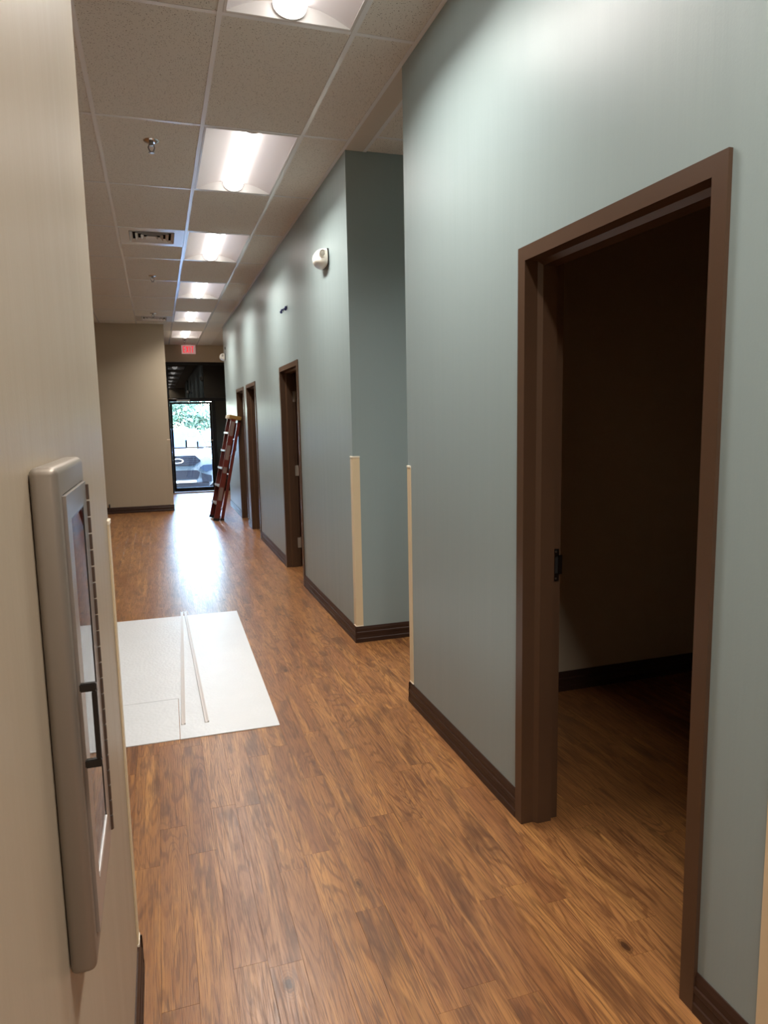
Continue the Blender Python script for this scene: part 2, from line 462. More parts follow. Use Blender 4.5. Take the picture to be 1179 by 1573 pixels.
for ci, xa in enumerate(cols):
    if xa > 0: tee('Y', YEX-YB, xa, YB, H-.0006)
    else: tee('Y', YFAR-YLC, xa, YLC, H-.0006)
tile(XFAR, XM, YFAR, Y0+9*L)
# wall angles
def angle(x, y0, y1):
    bm = NB(); box(bm, x-.022, x, y0, y1, H-.0005, H+.002); box(bm, x-.0012, x, y0, y1, H+.002, H+.02); obj('wall_angle', bm, M['tee'], ceiling)
angle(XR, YB, YEND)
# beyond the hall grid: side recess and closed rooms
bx('soffit_strip', M['gypsum'], ceiling, XR, 1.43, REC0, REC1, H+.0008, H+.03)
for xa, xb in ((1.43, 1.43+T), (1.43+T, 1.43+2*T)):
    tile(xa, xb, REC0, 4.49-L/2 if False else 4.49); tile(xa, xb, 4.49, REC1); tee('X', T, xa, 4.49)
tee('Y', REC1-REC0, 1.43, REC0, H-.0006); tee('Y', REC1-REC0, 1.43+T, REC0, H-.0006)
bm = NB()
box(bm, XR+WT, XE, CORN1+.13, 3.44, H-.3, H-.2); box(bm, XR+WT, XE, REC1+.13, YEND-.13, H-.3, H-.2)
box(bm, 1.43+2*T, XE, REC0, REC1, H+.003, H+.03); box(bm, XR, XE, YEND, YEX, H+.004, H+.03); box(bm, XR+.001, XE, YB, CORN1, H+.004, H+.03)
box(bm, XLL, cols[0], YLC, YFAR, H+.004, H+.03)
obj('room_ceiling', bm, M['gypsum'], ceiling)

# ------------------------------------------------------------------ recessed ceiling lights
def make_light():
    t = thing('ceiling_light', '', 'ceiling light', group='ceiling lights down the middle of the hall ceiling')
    hx, ly = T/2-.013, L-.026
    bm = NB()                                     # rim lying in the grid
    for a in ((-hx, -hx+.012, 0, ly), (hx-.012, hx, 0, ly), (-hx+.012, hx-.012, 0, .012), (-hx+.012, hx-.012, ly-.012, ly)):
        box(bm, a[0], a[1], a[2], a[3], -.001, .005)
    obj('rim', bm, M['white_enamel'], t)
    for s in (-1, 1):                             # the two curved wings
        pts = []
        for k in range(11):
            u = k/10; x = s*(hx-.012-u*(hx-.012-.074)); z = .002 + .066*math.sin(u*math.pi/2)
            pts.append((x, z))
        bm = NB(); loft(bm, [[(x, .012, z) for x, z in pts]+[(x, .012, z+.004) for x, z in pts[::-1]],
                             [(x, ly-.012, z) for x, z in pts]+[(x, ly-.012, z+.004) for x, z in pts[::-1]]])
        obj('reflector_wing', bm, M['wing'], t, smooth=True)
    for y in (.012, ly-.016):                     # end plates
        top = [(-(hx-.012), .0)]
        for k in range(11):
            u = k/10; top.append((-(hx-.012-u*(hx-.012-.074)), .002+.07*math.sin(u*math.pi/2)))
        pr = top + [(-x, z) for x, z in top[::-1]]
        bm = NB(); prism(bm, pr, lambda a, b, c: (a, c, b), y, y+.004); obj('end_plate', bm, M['white_enamel'], t)
    prof = [(.074, .062)] + [(.074*math.cos(a), .054-.054*math.sin(a)) for a in [math.pi*k/14 for k in range(15)]] + [(-.074, .062)]
    bm = NB(); prism(bm, prof, lambda a, b, c: (a, c, b), .03, ly-.03, True); obj('lens', bm, M['lens'], t, smooth=True)
    for y in (.0165, ly-.0285):
        pr = [(a*1.04, .062-(.062-b)*1.03) for a, b in prof]
        bm = NB(); prism(bm, pr, lambda a, b, c: (a, c, b), y, y+.012); obj('lens_end_cap', bm, M['white_enamel'], t)
    ad = bpy.data.lights.new('lamp', 'AREA'); ad.shape = 'RECTANGLE'; ad.size = .13; ad.size_y = ly-.12; ad.energy = LAMP_W; ad.spread = R(140); ad.color = (1, .96, .905)
    ao = bpy.data.objects.new('lamp', ad); C.objects.link(ao); ao.parent = t; ao.location = (0, ly/2, -.003)
    bm = NB(); box(bm, -hx+.012, hx-.012, .012, ly-.012, .078, .086); obj('housing', bm, M['white_enamel'], t)
    return t
proto = make_light()
names = ['white recessed ceiling light out of sight behind the camera, farthest back', 'white recessed ceiling light out of sight right above the camera',
         'largest lit recessed ceiling light, cut off by the top of the picture', 'lit recessed ceiling light just beyond the first sprinkler head, seen whole',
         'lit recessed ceiling light beside the square air vent', 'lit recessed ceiling light between the square vent and the second sprinkler, fifth from far end... ',
         'lit recessed ceiling light beside the far air vent', 'smallest lit recessed ceiling light, nearest the exit sign']
names[5] = 'lit recessed ceiling light level with the small second sprinkler head'
for i, r in enumerate(lights_rows):
    o = proto if i == 0 else copy_tree(proto)
    o.location = (XM+T/2, Y0+r*L+.013, H+.0005); o['label'] = names[i]
    if i == 0: o.location.y = YB+.05  # rearmost lamp is an unseen addition that lights the hall from behind

o = copy_tree(proto); o.location = (3.7, (REC0+REC1)/2-L/2, H-.004); o['label'] = 'white ceiling light out of sight inside the side recess'  # unseen lamp added to brighten the recess wall and soffit

# ------------------------------------------------------------------ air vents
def vent(y, label):
    t = thing('air_vent', label, 'air vent', (XM-T/2, y+T/2, H))
    hw = T/2-.014; cw = .205
    bm = NB()
    box(bm, -hw, -cw, -hw, hw, 0, .006); box(bm, cw, hw, -hw, hw, 0, .006); box(bm, -cw, cw, -hw, -cw, 0, .006); box(bm, -cw, cw, cw, hw, 0, .006)
    obj('face_panel', bm, M['white_enamel'], t)
    for k in range(4):
        a = cw-.004-k*.05; b = a-.026; z0 = -.006; z1 = .02
        bm = NB()
        o4 = [(a, a), (-a, a), (-a, -a), (a, -a)]; i4 = [(b, b), (-b, b), (-b, -b), (b, -b)]
        if k == 3: i4 = [(.02, .02), (-.02, .02), (-.02, -.02), (.02, -.02)]
        for j in range(4):
            n = (j+1) % 4
            A = [(o4[j][0], o4[j][1], z0), (o4[n][0], o4[n][1], z0), (i4[n][0], i4[n][1], z1), (i4[j][0], i4[j][1], z1)]
            vs = [bm.verts.new(p) for p in A]; bm.faces.new(vs)
            vs2 = [bm.verts.new((p[0], p[1], p[2]+.003)) for p in A]; bm.faces.new(vs2[::-1])
            for q in range(4):
                bm.faces.new((vs[q], vs[(q+1) % 4], vs2[(q+1) % 4], vs2[q]))
        obj('louver', bm, M['white_enamel'], t)
    bm = NB(); box(bm, -cw, cw, -cw, cw, .06, .065); obj('duct_back', bm, M['dark'], t)
    return t
vent(Y0+3*L, 'square louvred ceiling vent beside the second whole light')
vent(Y0+7*L+L/2, 'far ceiling vent seen edge-on near the beige end wall')

# ------------------------------------------------------------------ sprinklers
def sprinkler():
    t = thing('sprinkler_head', '', 'sprinkler', group='sprinkler heads on the ceiling')
    bm = NB(); lathe(bm, [(.003, .004), (.036, .004), (.038, 0), (.034, -.005), (.02, -.008), (.003, -.009)], 24); obj('escutcheon', bm, M['chrome'], t, smooth=True)
    bm = NB(); tube(bm, [(0, 0, -.008), (0, 0, -.025)], .011, 12); obj('body', bm, M['steel'], t, smooth=True)
    bm = NB()
    for s in (-1, 1): tube(bm, [(s*.01, 0, -.02), (s*.015, 0, -.035), (s*.010, 0, -.05), (0, 0, -.058)], .0032, 8)
    obj('frame_arm', bm, M['steel'], t, smooth=True)
    bm = NB(); lathe(bm, [(.002, -.058), (.014, -.058), (.016, -.06), (.014, -.062), (.002, -.062)], 16); obj('deflector', bm, M['steel'], t)
    return t
sp0 = sprinkler()
for i, (x, y, lab) in enumerate([(.071, 4.92, 'nearest sprinkler head, large on the tile left of the first whole light'), (.056, 9.19, 'small sprinkler head beyond the square vent'),
                                 (.048, 12.2, 'sprinkler head just in front of the far vent'), (.669, 15.867, 'tiny sprinkler head between the last light and exit sign')]):
    o = sp0 if i == 0 else copy_tree(sp0); o.location = (x, y, H+.003); o.scale = (1.3, 1.3, 1.2); o['label'] = lab

# ------------------------------------------------------------------ door frames
def door_frame(n, ya, yb, zt, label):
    d = thing('door_%d' % n, label, 'doorway', (XR, (ya+yb)/2, 0), kind='structure')
    prof = [(0, 0), (0, -.012), (.050, -.012), (.050, .040), (.053, .043), (.066, .054), (.066, .113), (.050, .116), (.050, WT+.012), (0, WT+.012), (0, WT), (.024, WT), (.024, 0)]
    bm = NB(); rings = []
    for st in range(4):
        ring = []
        for o_, x in prof:
            y = (ya+o_) if st < 2 else (yb-o_); z = 0 if st in (0, 3) else zt-o_
            ring.append((x, y-(ya+yb)/2, z))
        rings.append(ring)
    loft(bm, rings); obj('frame', bm, M['brown'], d)
    return d
door_1 = door_frame(1, *DOORS[0], 'brown metal frame of the nearest doorway on the right, dark room inside')
door_2 = door_frame(2, *DOORS[1], 'brown doorway just past the recess, its door hinged open inside')
door_3 = door_frame(3, *DOORS[2], 'third brown doorway on the right, nearer one of the far pair')
door_4 = door_frame(4, *DOORS[3], 'last brown doorway on the right, beside the ladder')
def to_door(o, d):
    o.parent = d; o.location = (o.location[0]-d.location[0], o.location[1]-d.location[1], o.location[2]-d.location[2]); return o
# strike plate on the far jamb of the nearest doorway
bm = NB(); yj = DOORS[0][1]-.050
box(bm, XR+.117, XR+.142, yj-.003, yj, .975, 1.005); box(bm, XR+.117, XR+.142, yj-.003, yj, 1.07, 1.10)
box(bm, XR+.117, XR+.124, yj-.003, yj, 1.005, 1.07); box(bm, XR+.138, XR+.156, yj-.003, yj-.0005, 1.0, 1.075)
st = to_door(obj('strike_plate', bm, M['bronze']), door_1)
bm = NB(); box(bm, XR+.124, XR+.138, yj-.0012, yj-.0002, 1.005, 1.07); obj('strike_hole', bm, M['dark'], st)
for z in (.985, 1.09):
    bm = NB(); lathe(bm, [(.001, -.0045), (.004, -.0042), (.0048, -.003)], 12, (XR+.129, yj, z), 'Y'); obj('screw', bm, M['steel'], st)
for z in (.45, 1.45, 1.9):
    bm = NB(); lathe(bm, [(.001, -.004), (.004, -.003), (.005, 0)], 10, (XR+.114, yj, z), 'Y'); to_door(obj('silencer', bm, M['lens_grey']), door_1)
# open leaf and hinges of the second doorway (hinged on its far jamb)
yl = DOORS[1][1]-.052
leaf = to_door(bx('door_leaf', M['brown_door'], None, XR+WT+.018, XR+WT+.93, yl-.045, yl-.001, .012, 2.12, .002), door_2)
bm = NB(); lathe(bm, [(.002, -.07), (.028, -.066), (.03, -.05), (.012, -.045), (.012, 0)], 20, (XR+WT+.87, yl-.045, 1.0), 'Y'); k = obj('door_knob', bm, M['steel'], smooth=True); to_door(k, door_2)
for z in (.27, 1.07, 1.87):
    bm = NB(); box(bm, XR+.118, XR+.148, yl-.0035, yl+.0015, z-.057, z+.057)
    for kx in range(5): tube(bm, [(XR+.153, yl-.002, z-.057+kx*.023), (XR+.153, yl-.002, z-.057+kx*.023+.0215)], .006, 8)
    to_door(obj('hinge', bm, M['hinge_plate']), door_2)

# ------------------------------------------------------------------ rubber baseboards
BP = [(0, 0), (.013, 0), (.013, .028), (.0095, .032), (.0095, .058), (.0115, .062), (.0115, .076), (.008, .080), (.008, .100), (.0035, .117), (0, .117)]
def base_run(bm, axis, fixed, sign, a, b):
    """axis 'Y': runs along Y on wall plane x=fixed, standing out in x*sign"""
    if axis == 'Y': prism(bm, BP, lambda u, v, t: (fixed+sign*u, t, v), a, b)
    else: prism(bm, BP, lambda u, v, t: (t, fixed+sign*u, v), a, b)
bm = NB()
for a, b in ((CORN1-.012, DOORS[0][0]), (DOORS[0][1], REC0+.012)): base_run(bm, 'Y', XR, -1, a, b)
base_run(bm, 'X', REC0, 1, XR-.012, XE)
struct(obj('baseboard_right', bm, M['rubber']), 'dark brown baseboard either side of the nearest doorway')
bm = NB()
for a, b in ((REC1-.012, DOORS[1][0]), (DOORS[1][1], DOORS[2][0]), (DOORS[2][1], DOORS[3][0]), (DOORS[3][1], YEND)): base_run(bm, 'Y', XR, -1, a, b)
base_run(bm, 'X', REC1, -1, XR-.012, XE)
struct(obj('baseboard_right', bm, M['rubber']), 'dark brown baseboard of the recess and the hall beyond it')
bm = NB(); base_run(bm, 'Y', XL, 1, YB, YLC+.012); base_run(bm, 'X', YLC, 1, XLL, XL+.012)
struct(obj('baseboard_left', bm, M['rubber']), 'dark brown baseboard of the near left wall')
bm = NB(); base_run(bm, 'X', YFAR, -1, XLL, XFAR+.012); base_run(bm, 'Y', XFAR, 1, YFAR-.012, YEX)
struct(obj('baseboard_far', bm, M['rubber']), 'dark brown baseboard of the beige end wall')
bm = NB(); base_run(bm, 'X', 3.44, -1, XR+WT, XE); base_run(bm, 'X', CORN1+.13, 1, XR+WT, XE)
struct(obj('baseboard_room', bm, M['rubber']), 'dark baseboard inside the dark room')

# ------------------------------------------------------------------ corner guards
def guard(x, y, sx, sy, label, z0=.119, z1=1.352, m='guard'):
    """corner of two walls at (x, y); wings run in +sx along x and +sy along y; the room side is -sx / -sy"""
    t = thing('corner_guard', label, 'corner guard', (x, y, z0))
    wg, th = .050, .0045
    def P(u, v): return (sx*u, sy*v)
    out = [(-th, wg), (-th, -th*.2), (-th*.6, -th*.75), (-th*.2, -th), (wg, -th), (wg, -.0004), (-.0004, -.0004), (-.0004, wg)]
    bm = NB(); prism(bm, [P(*p) for p in out], lambda a, b, c: (a, b, c), .008, z1-z0-.012); obj('cover', bm, M[m], t)
    cap = [(-th*1.5, wg+.001), (-th*1.5, -th*.4), (-th*.4, -th*1.5), (wg+.001, -th*1.5), (wg+.001, -.0003), (-.0003, -.0003), (-.0003, wg+.001)]
    for a, b in ((0, .008), (z1-z0-.012, z1-z0)):
        bm = NB(); prism(bm, [P(*p) for p in cap], lambda p, q, c: (p, q, c), a, b); bmesh.ops.bevel(bm, geom=bm.edges[:], offset=.0012, segments=1, affect='EDGES'); obj('end_cap', bm, M['guard_cap'], t)
    return t
guard(XR, REC0, 1, -1, 'tan corner guard on the near corner of the recess')
guard(XR, REC1, 1, 1, 'tan corner guard on the far corner of the recess, wide face showing')
guard(XR, CORN1, 1, 1, 'tan corner guard cut by the right edge of the picture')
guard(XL, YLC, -1, -1, 'thin tan corner guard at the end of the near left wall')
guard(XFAR, YFAR, -1, 1, 'small beige corner guard on the end wall beside the exit door', z1=1.325, m='beige')

# ------------------------------------------------------------------ extinguisher cabinet on the left wall
cab = thing('extinguisher_cabinet', 'brushed metal wall cabinet with glazed door and pull handle, close on the left', 'cabinet', (XL, (CY0+CY1)/2, CZ0))
fx = .031                                          # how far the trim stands off the wall
hy, hz = (CY1-CY0)/2, CZ1-CZ0
def ring_frame(bm, y0, y1, z0, z1, iy0, iy1, iz0, iz1, xa, xb):
    O = [(y0, z0), (y1, z0), (y1, z1), (y0, z1)]; I = [(iy0, iz0), (iy1, iz0), (iy1, iz1), (iy0, iz1)]
    V = {}
    for nm, pts in (('O', O), ('I', I)):
        for xi, x in enumerate((xa, xb)):
            for k, (y, z) in enumerate(pts): V[nm, xi, k] = bm.verts.new((x, y, z))
    for k in range(4):
        n = (k+1) % 4
        for a in (((('O',0,k),('O',0,n),('O',1,n),('O',1,k))), (('I',0,k),('I',0,n),('I',1,n),('I',1,k)), (('O',1,k),('O',1,n),('I',1,n),('I',1,k)), (('O',0,k),('O',0,n),('I',0,n),('I',0,k))):
            bm.faces.new([V[q] for q in a])
dy0, dy1, dz0, dz1 = -hy+.024, hy-.024, .034, hz-.034    # door opening in the trim
bm = NB(); ring_frame(bm, -hy, hy, 0, hz, dy0, dy1, dz0, dz1, .0005, fx)
bmesh.ops.recalc_face_normals(bm, faces=bm.faces)
ed = [e for e in bm.edges if all(abs(abs(v.co.y)-hy) < 1e-5 or abs(v.co.z) < 1e-5 or abs(v.co.z-hz) < 1e-5 for v in e.verts) and all(v.co.x > fx-.001 for v in e.verts)]
ed += [e for e in bm.edges if all(abs(abs(v.co.y)-hy) < 1e-5 and (abs(v.co.z) < 1e-5 or abs(v.co.z-hz) < 1e-5) for v in e.verts)]
bmesh.ops.bevel(bm, geom=list(set(ed)), offset=.009, segments=4, affect='EDGES', profile=.5)
obj('trim_frame', bm, M['alum'], cab, smooth=True)
wy0, wy1, wz0, wz1 = -.078, .068, .082, hz-.066
bm = NB(); ring_frame(bm, dy0+.0015, dy1-.0015, dz0+.0015, dz1-.0015, wy0, wy1, wz0, wz1, fx-.012, fx+.004)
bmesh.ops.bevel(bm, geom=[e for e in bm.edges if all(v.co.x > fx+.003 for v in e.verts) and len(e.link_faces) == 2 and e.calc_face_angle(0) > .5], offset=.003, segments=2, affect='EDGES')
dr = obj('cabinet_door', bm, M['alum_front'], cab)
bm = NB(); box(bm, fx+.0003, fx+.0029, wy0-.001, wy1+.001, wz0-.001, wz1+.001); obj('door_glass', bm, M['cab_glass'], dr)
bm = NB(); ring_frame(bm, wy0-.001, wy1+.001, wz0-.001, wz1+.001, wy0+.002, wy1-.002, wz0+.002, wz1-.002, fx+.003, fx+.0036); obj('glazing_bead', bm, M['pull'], dr)
bm = NB(); box(bm, fx+.003, fx+.0044, wy0+.0025, wy1-.0025, wz0+.0025, wz0+.010); obj('sill_bead', bm, M['white_enamel'], dr)
hyc = .8655-(CY0+CY1)/2; z0h, z1h = 1.199-CZ0, 1.294-CZ0
bm = NB()
hxo = .054
for z in (z0h, z1h): box(bm, fx+.0042, hxo, hyc-.004, hyc+.004, z-.005, z+.005)
box(bm, hxo-.006, hxo, hyc-.0041, hyc+.0041, z0h+.005, z1h-.005)
bmesh.ops.bevel(bm, geom=bm.edges[:], offset=.0012, segments=2, affect='EDGES'); obj('pull_handle', bm, M['pull'], dr, smooth=True)
bm = NB()
nk = 22; z = dz0+.004; st = (dz1-dz0-.008)/nk
for k in range(nk): tube(bm, [(fx+.0035, dy1+.003, z+k*st), (fx+.0035, dy1+.003, z+k*st+st*.9)], .0042, 8)
obj('piano_hinge', bm, M['hinge_metal'], cab, smooth=True)
bm = NB(); b = .003; D = -.13
ty0, ty1, tz0, tz1 = oy0-(CY0+CY1)/2+.002, oy1-(CY0+CY1)/2-.002, oz0-CZ0+.002, oz1-CZ0-.002
box(bm, D, D+b, ty0, ty1, tz0, tz1)
for q in ((ty0, ty0+b, tz0, tz1), (ty1-b, ty1, tz0, tz1), (ty0+b, ty1-b, tz0, tz0+b), (ty0+b, ty1-b, tz1-b, tz1)): box(bm, D+b, .0, *q)
obj('tub', bm, M['alum'], cab)

# ------------------------------------------------------------------ emergency lights, cables, spot and switch on the blue wall
def emergency(y, z, label):
    t = thing('emergency_light', label, 'emergency light', (XR, y, z), group='emergency lights on the blue wall')
    bm = NB(); box(bm, -.012, -.0005, -.10, .10, -.058, .058); obj('back_box', bm, M['black'], t)
    bm = NB()                                   # rounded shell, deep at the middle, tapering in to the tip
    rings = []
    for x, sy, sz, cz in ((-.012, .115, .066, 0), (-.028, .116, .067, 0), (-.054, .108, .061, .002), (-.076, .088, .048, .004), (-.090, .058, .030, .002), (-.096, .03, .016, 0)):
        ring = []
        for k in range(24):
            a = 2*math.pi*k/24; c, s = math.cos(a), math.sin(a); e = .55
            ring.append((x, sy*math.copysign(abs(c)**e, c), cz+sz*math.copysign(abs(s)**e, s)))
        rings.append(ring)
    loft(bm, rings); obj('shell', bm, M['white_plastic'], t, smooth=True)
    for s in (-1, 1):
        bm = NB(); lathe(bm, [(.030, .0), (.030, .012), (.025, .016), (.023, .010), (.003, .010)], 24, (-.050, 0, .018), 'Y')
        for v in bm.verts: v.co.y = s*(v.co.y+.100)
        hd = obj('lamp_head', bm, M['white_plastic'], t, smooth=True)
        bm = NB(); lathe(bm, [(.022, .010), (.016, .014), (.003, .016)], 20, (-.050, 0, .018), 'Y')
        for v in bm.verts: v.co.y = s*(v.co.y+.100)
        obj('lamp_lens', bm, M['lens_grey'], hd, smooth=True)
    return t
emergency(5.37, 2.818, 'white emergency light high on the blue wall, above the second doorway side')
emergency(13.68, 2.83, 'small white emergency light at the far end of the blue wall')
for y, z, s, lab in ((7.27, 2.728, 1, 'left one of two blue cable ends sticking out of the blue wall'), (7.06, 2.724, -1, 'right one of two blue cable ends sticking out of the blue wall')):
    t = thing('cable_end', lab, 'cable', (XR, y, z))
    bm = NB(); tube(bm, [(0, 0, 0), (-.010, .002, .004), (-.018, .006*s, .002), (-.02, .012*s, -.010)], .009, 8); obj('jacket', bm, M['blue_cable'], t, smooth=True)
    bm = NB(); lathe(bm, [(.004, 0), (.013, -.003), (.015, -.014), (.009, -.026)], 10, (-.021, .013*s, -.006)); obj('wire_nut', bm, M['blue_cable'], t, smooth=True)
    bm = NB(); lathe(bm, [(.002, -.0012), (.022, -.0012), (.022, -.0002)], 14, (0, 0, 0), 'X'); obj('hole', bm, M['dark'], t)
bm = NB(); lathe(bm, [(.002, -.012), (.022, -.010), (.026, -.0003)], 16, (0, 0, 0), 'X')
tag(obj('hole_plug', bm, M['black'], loc=(XR, 13.5, 2.975), smooth=True), 'small dark round plug above the far emergency light', 'plug')
sw = thing('light_switch', 'small grey switch plate on the blue wall between ladder and last doorway', 'switch', (XR, 12.47, 1.17))
bm = NB(); box(bm, -.008, -.0003, -.05, .05, -.06, .06); bevel(bm, .002); obj('plate', bm, mat('grey_plate', srgb(128, 120, 112), .4), sw)
for y in (-.022, .022): bx('rocker', M['lens_grey'], sw, -.013, -.008, y-.012, y+.012, -.03, .03, .002)
bm = NB(); tube(bm, [(-.895, YFAR+.01, .165), (-.895, YFAR-.03, .175), (-.893, YFAR-.05, .15), (-.894, YFAR-.05, .125)], .011, 8)
tag(obj('cable_stub', bm, M['black'], smooth=True), 'short black cable stub poking from the beige end wall above the baseboard', 'cable')

# ------------------------------------------------------------------ white panel, cut piece and two trim strips on the floor
pan_o = Vector((.53, 3.545)); ang = R(.7)
def PP(u, v):                                     # u to the left, v away from the camera
    return (pan_o.x - u*math.cos(ang) - v*math.sin(-ang)*1.0, pan_o.y + u*math.sin(ang) + v*math.cos(ang))
def flat(name, pts, label, cat, m, th=.0035):
    c = Vector((sum(p[0] for p in pts)/len(pts), sum(p[1] for p in pts)/len(pts)))
    bm = NB(); prism(bm, [(x-c.x, y-c.y) for x, y in pts], lambda a, b, t: (a, b, t), 0, th)
    return tag(obj(name, bm, m, loc=(c.x, c.y, .0006)), label, cat)
PWD, PLN = 1.22, 2.40; cu, cv = .508, .56
flat('wall_panel', [PP(0, 0), PP(cu, 0), PP(cu, cv), PP(PWD, cv), PP(PWD, PLN), PP(0, PLN)], 'large white pebbled wall panel lying flat on the wood floor', 'panel', M['frp'])
flat('panel_offcut', [PP(cu+.003, .002), PP(PWD, .002), PP(PWD, cv-.003), PP(cu+.003, cv-.003)], 'cut white piece fitted in the near left corner of the floor panel', 'panel', M['frp'])
def strip(a, b, label):
    a, b = Vector(a), Vector(b); ln = (b-a).length; rz = math.atan2(b.y-a.y, b.x-a.x)
    pr = [(-.0105, 0), (.0105, 0), (.0105, .009), (.009, .009), (.009, .002), (-.009, .002), (-.009, .006), (-.004, .006), (-.004, .0075), (-.0105, .0075)]
    bm = NB(); prism(bm, pr, lambda u, v, t: (t, u, v), 0, ln)
    o = tag(obj('trim_strip', bm, M['rod'], loc=(a.x, a.y, .0042)), label, 'trim strip', 'white trim strips on the floor panel'); o.rotation_euler = (0, 0, rz); return o
strip((.043, 3.725), (.112, 6.07), 'left one of two long white trim strips lying on the floor panel')
strip((.165, 3.712), (.138, 6.07), 'right slanting one of two long white trim strips on the floor panel')

# ------------------------------------------------------------------ ladder leaning on the blue wall
lad = thing('step_ladder', 'red fibreglass step ladder folded and leaning on the blue wall', 'ladder', (.80, 11.69, .012), (0, R(12.6), R(4)))
HL = 1.76; WB, WTOP = .50, .38
def rail_y(z, side): return (WB-WTOP)/2*(z/HL) if side == 0 else WB-(WB-WTOP)/2*(z/HL)
def rail(x0, x1, side, z0, z1, name, inset=0.0, th=.028):
    sg = 1 if side == 0 else -1
    pr = [(x0, 0), (x1, 0), (x1, th), (x1-.005, th), (x1-.005, .005), (x0+.005, .005), (x0+.005, th), (x0, th)]
    bm = NB(); r = []
    for z in (z0, z1): r.append([(x, rail_y(z, side)+sg*(y+inset), z) for x, y in pr])
    loft(bm, r); return obj(name, bm, M['fibre_red'], lad)
for s in (0, 1):
    rl = rail(0, .082, s, 0.02, HL-.05, 'front_rail')
    if s == 0:
        for z0, z1 in ((.34, .56), (1.02, 1.26), (1.42, 1.66), (.80, .90)):
            bm = NB(); r = [[(.012, rail_y(z, 0)-.0012, z), (.07, rail_y(z, 0)-.0012, z), (.07, rail_y(z, 0)-.0002, z), (.012, rail_y(z, 0)-.0002, z)] for z in (z0, z1)]
            loft(bm, r); obj('label_sticker', bm, M['label_grey'], rl)
    rail(.118, .165, s, 0.02, HL-.10, 'rear_rail', .03, .022)
    bm = NB(); y = rail_y(0, s); sg = 1 if s == 0 else -1
    box(bm, -.008, .09, min(y-sg*.004, y+sg*.034), max(y-sg*.004, y+sg*.034), 0, .045); obj('foot', bm, M['black'], lad)
    y += sg*.03; bm = NB(); box(bm, .112, .171, min(y-sg*.004, y+sg*.026), max(y-sg*.004, y+sg*.026), .012, .05); obj('foot', bm, M['black'], lad)
for k in range(5):
    z = .295+k*.295; a, b = rail_y(z, 0), rail_y(z, 1)
    bm = NB(); box(bm, -.012, .076, a+.006, b-.006, z-.004, z); box(bm, -.012, -.008, a+.006, b-.006, z-.03, z-.004); box(bm, .072, .076, a+.006, b-.006, z-.03, z-.004)
    box(bm, -.014, .0, a-.003, a+.006, z-.024, z+.001); box(bm, -.014, .0, b-.006, b+.003, z-.024, z+.001)
    obj('step', bm, M['step'], lad)
    if k % 2 == 0:
        bm = NB(); tube(bm, [(.14, a+.034, z-.1), (.14, b-.034, z-.1)], .012, 8); obj('rear_brace', bm, M['step'], lad)
bm = NB(); box(bm, -.03, .165, rail_y(HL, 0)-.012, rail_y(HL, 1)+.012, HL-.06, HL); bevel(bm, .008); obj('top_cap', bm, M['ladder_cap'], lad, smooth=True)
for s in (0, 1):
    z = 1.1; y = rail_y(z, s)+(.034 if s == 0 else -.034)
    bm = NB(); box(bm, .06, .15, y-.0015, y+.0015, z-.01, z+.01); obj('spreader', bm, M['step'], lad)

# ------------------------------------------------------------------ exit storefront
door_5 = thing('door_5', 'black framed glass exit door at the end of the hall', 'door', (.78, YEX, 0), kind='structure')
DX = .78
def sf(name, m, x0, x1, y0, y1, z0, z1, parent=door_5, bev=0): return bx(name, m, parent, x0-DX, x1-DX, y0, y1, z0, z1, bev)
gx0, gx1, gz0, gz1 = .361, 1.193, .115, 2.055
sf('jamb', M['black_metal'], SX0+.001, .31, .01, .12, 0, SZT-.001)
sf('jamb', M['black_metal'], 1.245, 1.325, .01, .12, 0, 2.11)
sf('transom_bar', M['black_metal'], .31, SX1-.05, .01, .12, 2.11, 2.19)
sf('head_bar', M['black_metal'], .31, SX1-.05, .01, .12, SZT-.06, SZT-.001)
sf('sill_bar', M['black_metal'], 1.325, SX1-.05, .01, .12, 0.0, .09)
sf('jamb', M['black_metal'], SX1-.05, SX1-.001, .01, .12, 0, SZT-.001)
sf('mullion', M['black_metal'], 2.36, 2.41, .01, .12, .09, 2.11)
sf('transom_glass', M['spandrel'], .31, SX1-.05, .05, .062, 2.19, SZT-.06)
sf('side_panel', M['spandrel'], 1.325, 2.36, .05, .062, .09, 2.11)
sf('side_panel', M['spandrel'], 2.41, SX1-.05, .05, .062, .09, 2.11)
bm = NB()
for q in ((.312, gx0, .02, 2.10), (gx1, 1.243, .02, 2.10)): box(bm, q[0]-DX, q[1]-DX, .04, .085, q[2], q[3])
box(bm, gx0-DX, gx1-DX, .04, .085, .02, gz0); box(bm, gx0-DX, gx1-DX, .04, .085, gz1, 2.10)
lf = obj('door_leaf', bm, M['black_metal'], door_5)
bx('door_glass', M['glass'], lf, gx0-DX, gx1-DX, .06, .066, gz0, gz1)
bm = NB(); tube(bm, [(gx0-DX-.02, .04, 1.05), (gx0-DX, -.02, 1.05), (gx1-DX, -.02, 1.05), (gx1-DX+.02, .04, 1.05)], .013, 10); obj('push_bar', bm, M['alum'], lf, smooth=True)
bm = NB(); lathe(bm, [(.002, -.01), (.018, -.008), (.02, .04)], 14, (1.222-DX, 0, 1.21), 'Y'); obj('lock_cylinder', bm, M['chrome'], lf, smooth=True)
sf('threshold', M['alum'], .312, 1.243, -.03, .12, .0005, .014)
bm = NB(); box(bm, .47-DX, .76-DX, -.03, .035, 2.105, 2.15); cl = obj('door_closer', bm, M['steel'], door_5)
bm = NB(); tube(bm, [(.5-DX, -.035, 2.16), (.30-DX, -.10, 2.175), (.31-DX, .0, 2.18)], .008, 8); obj('closer_arm', bm, M['chrome'], cl)
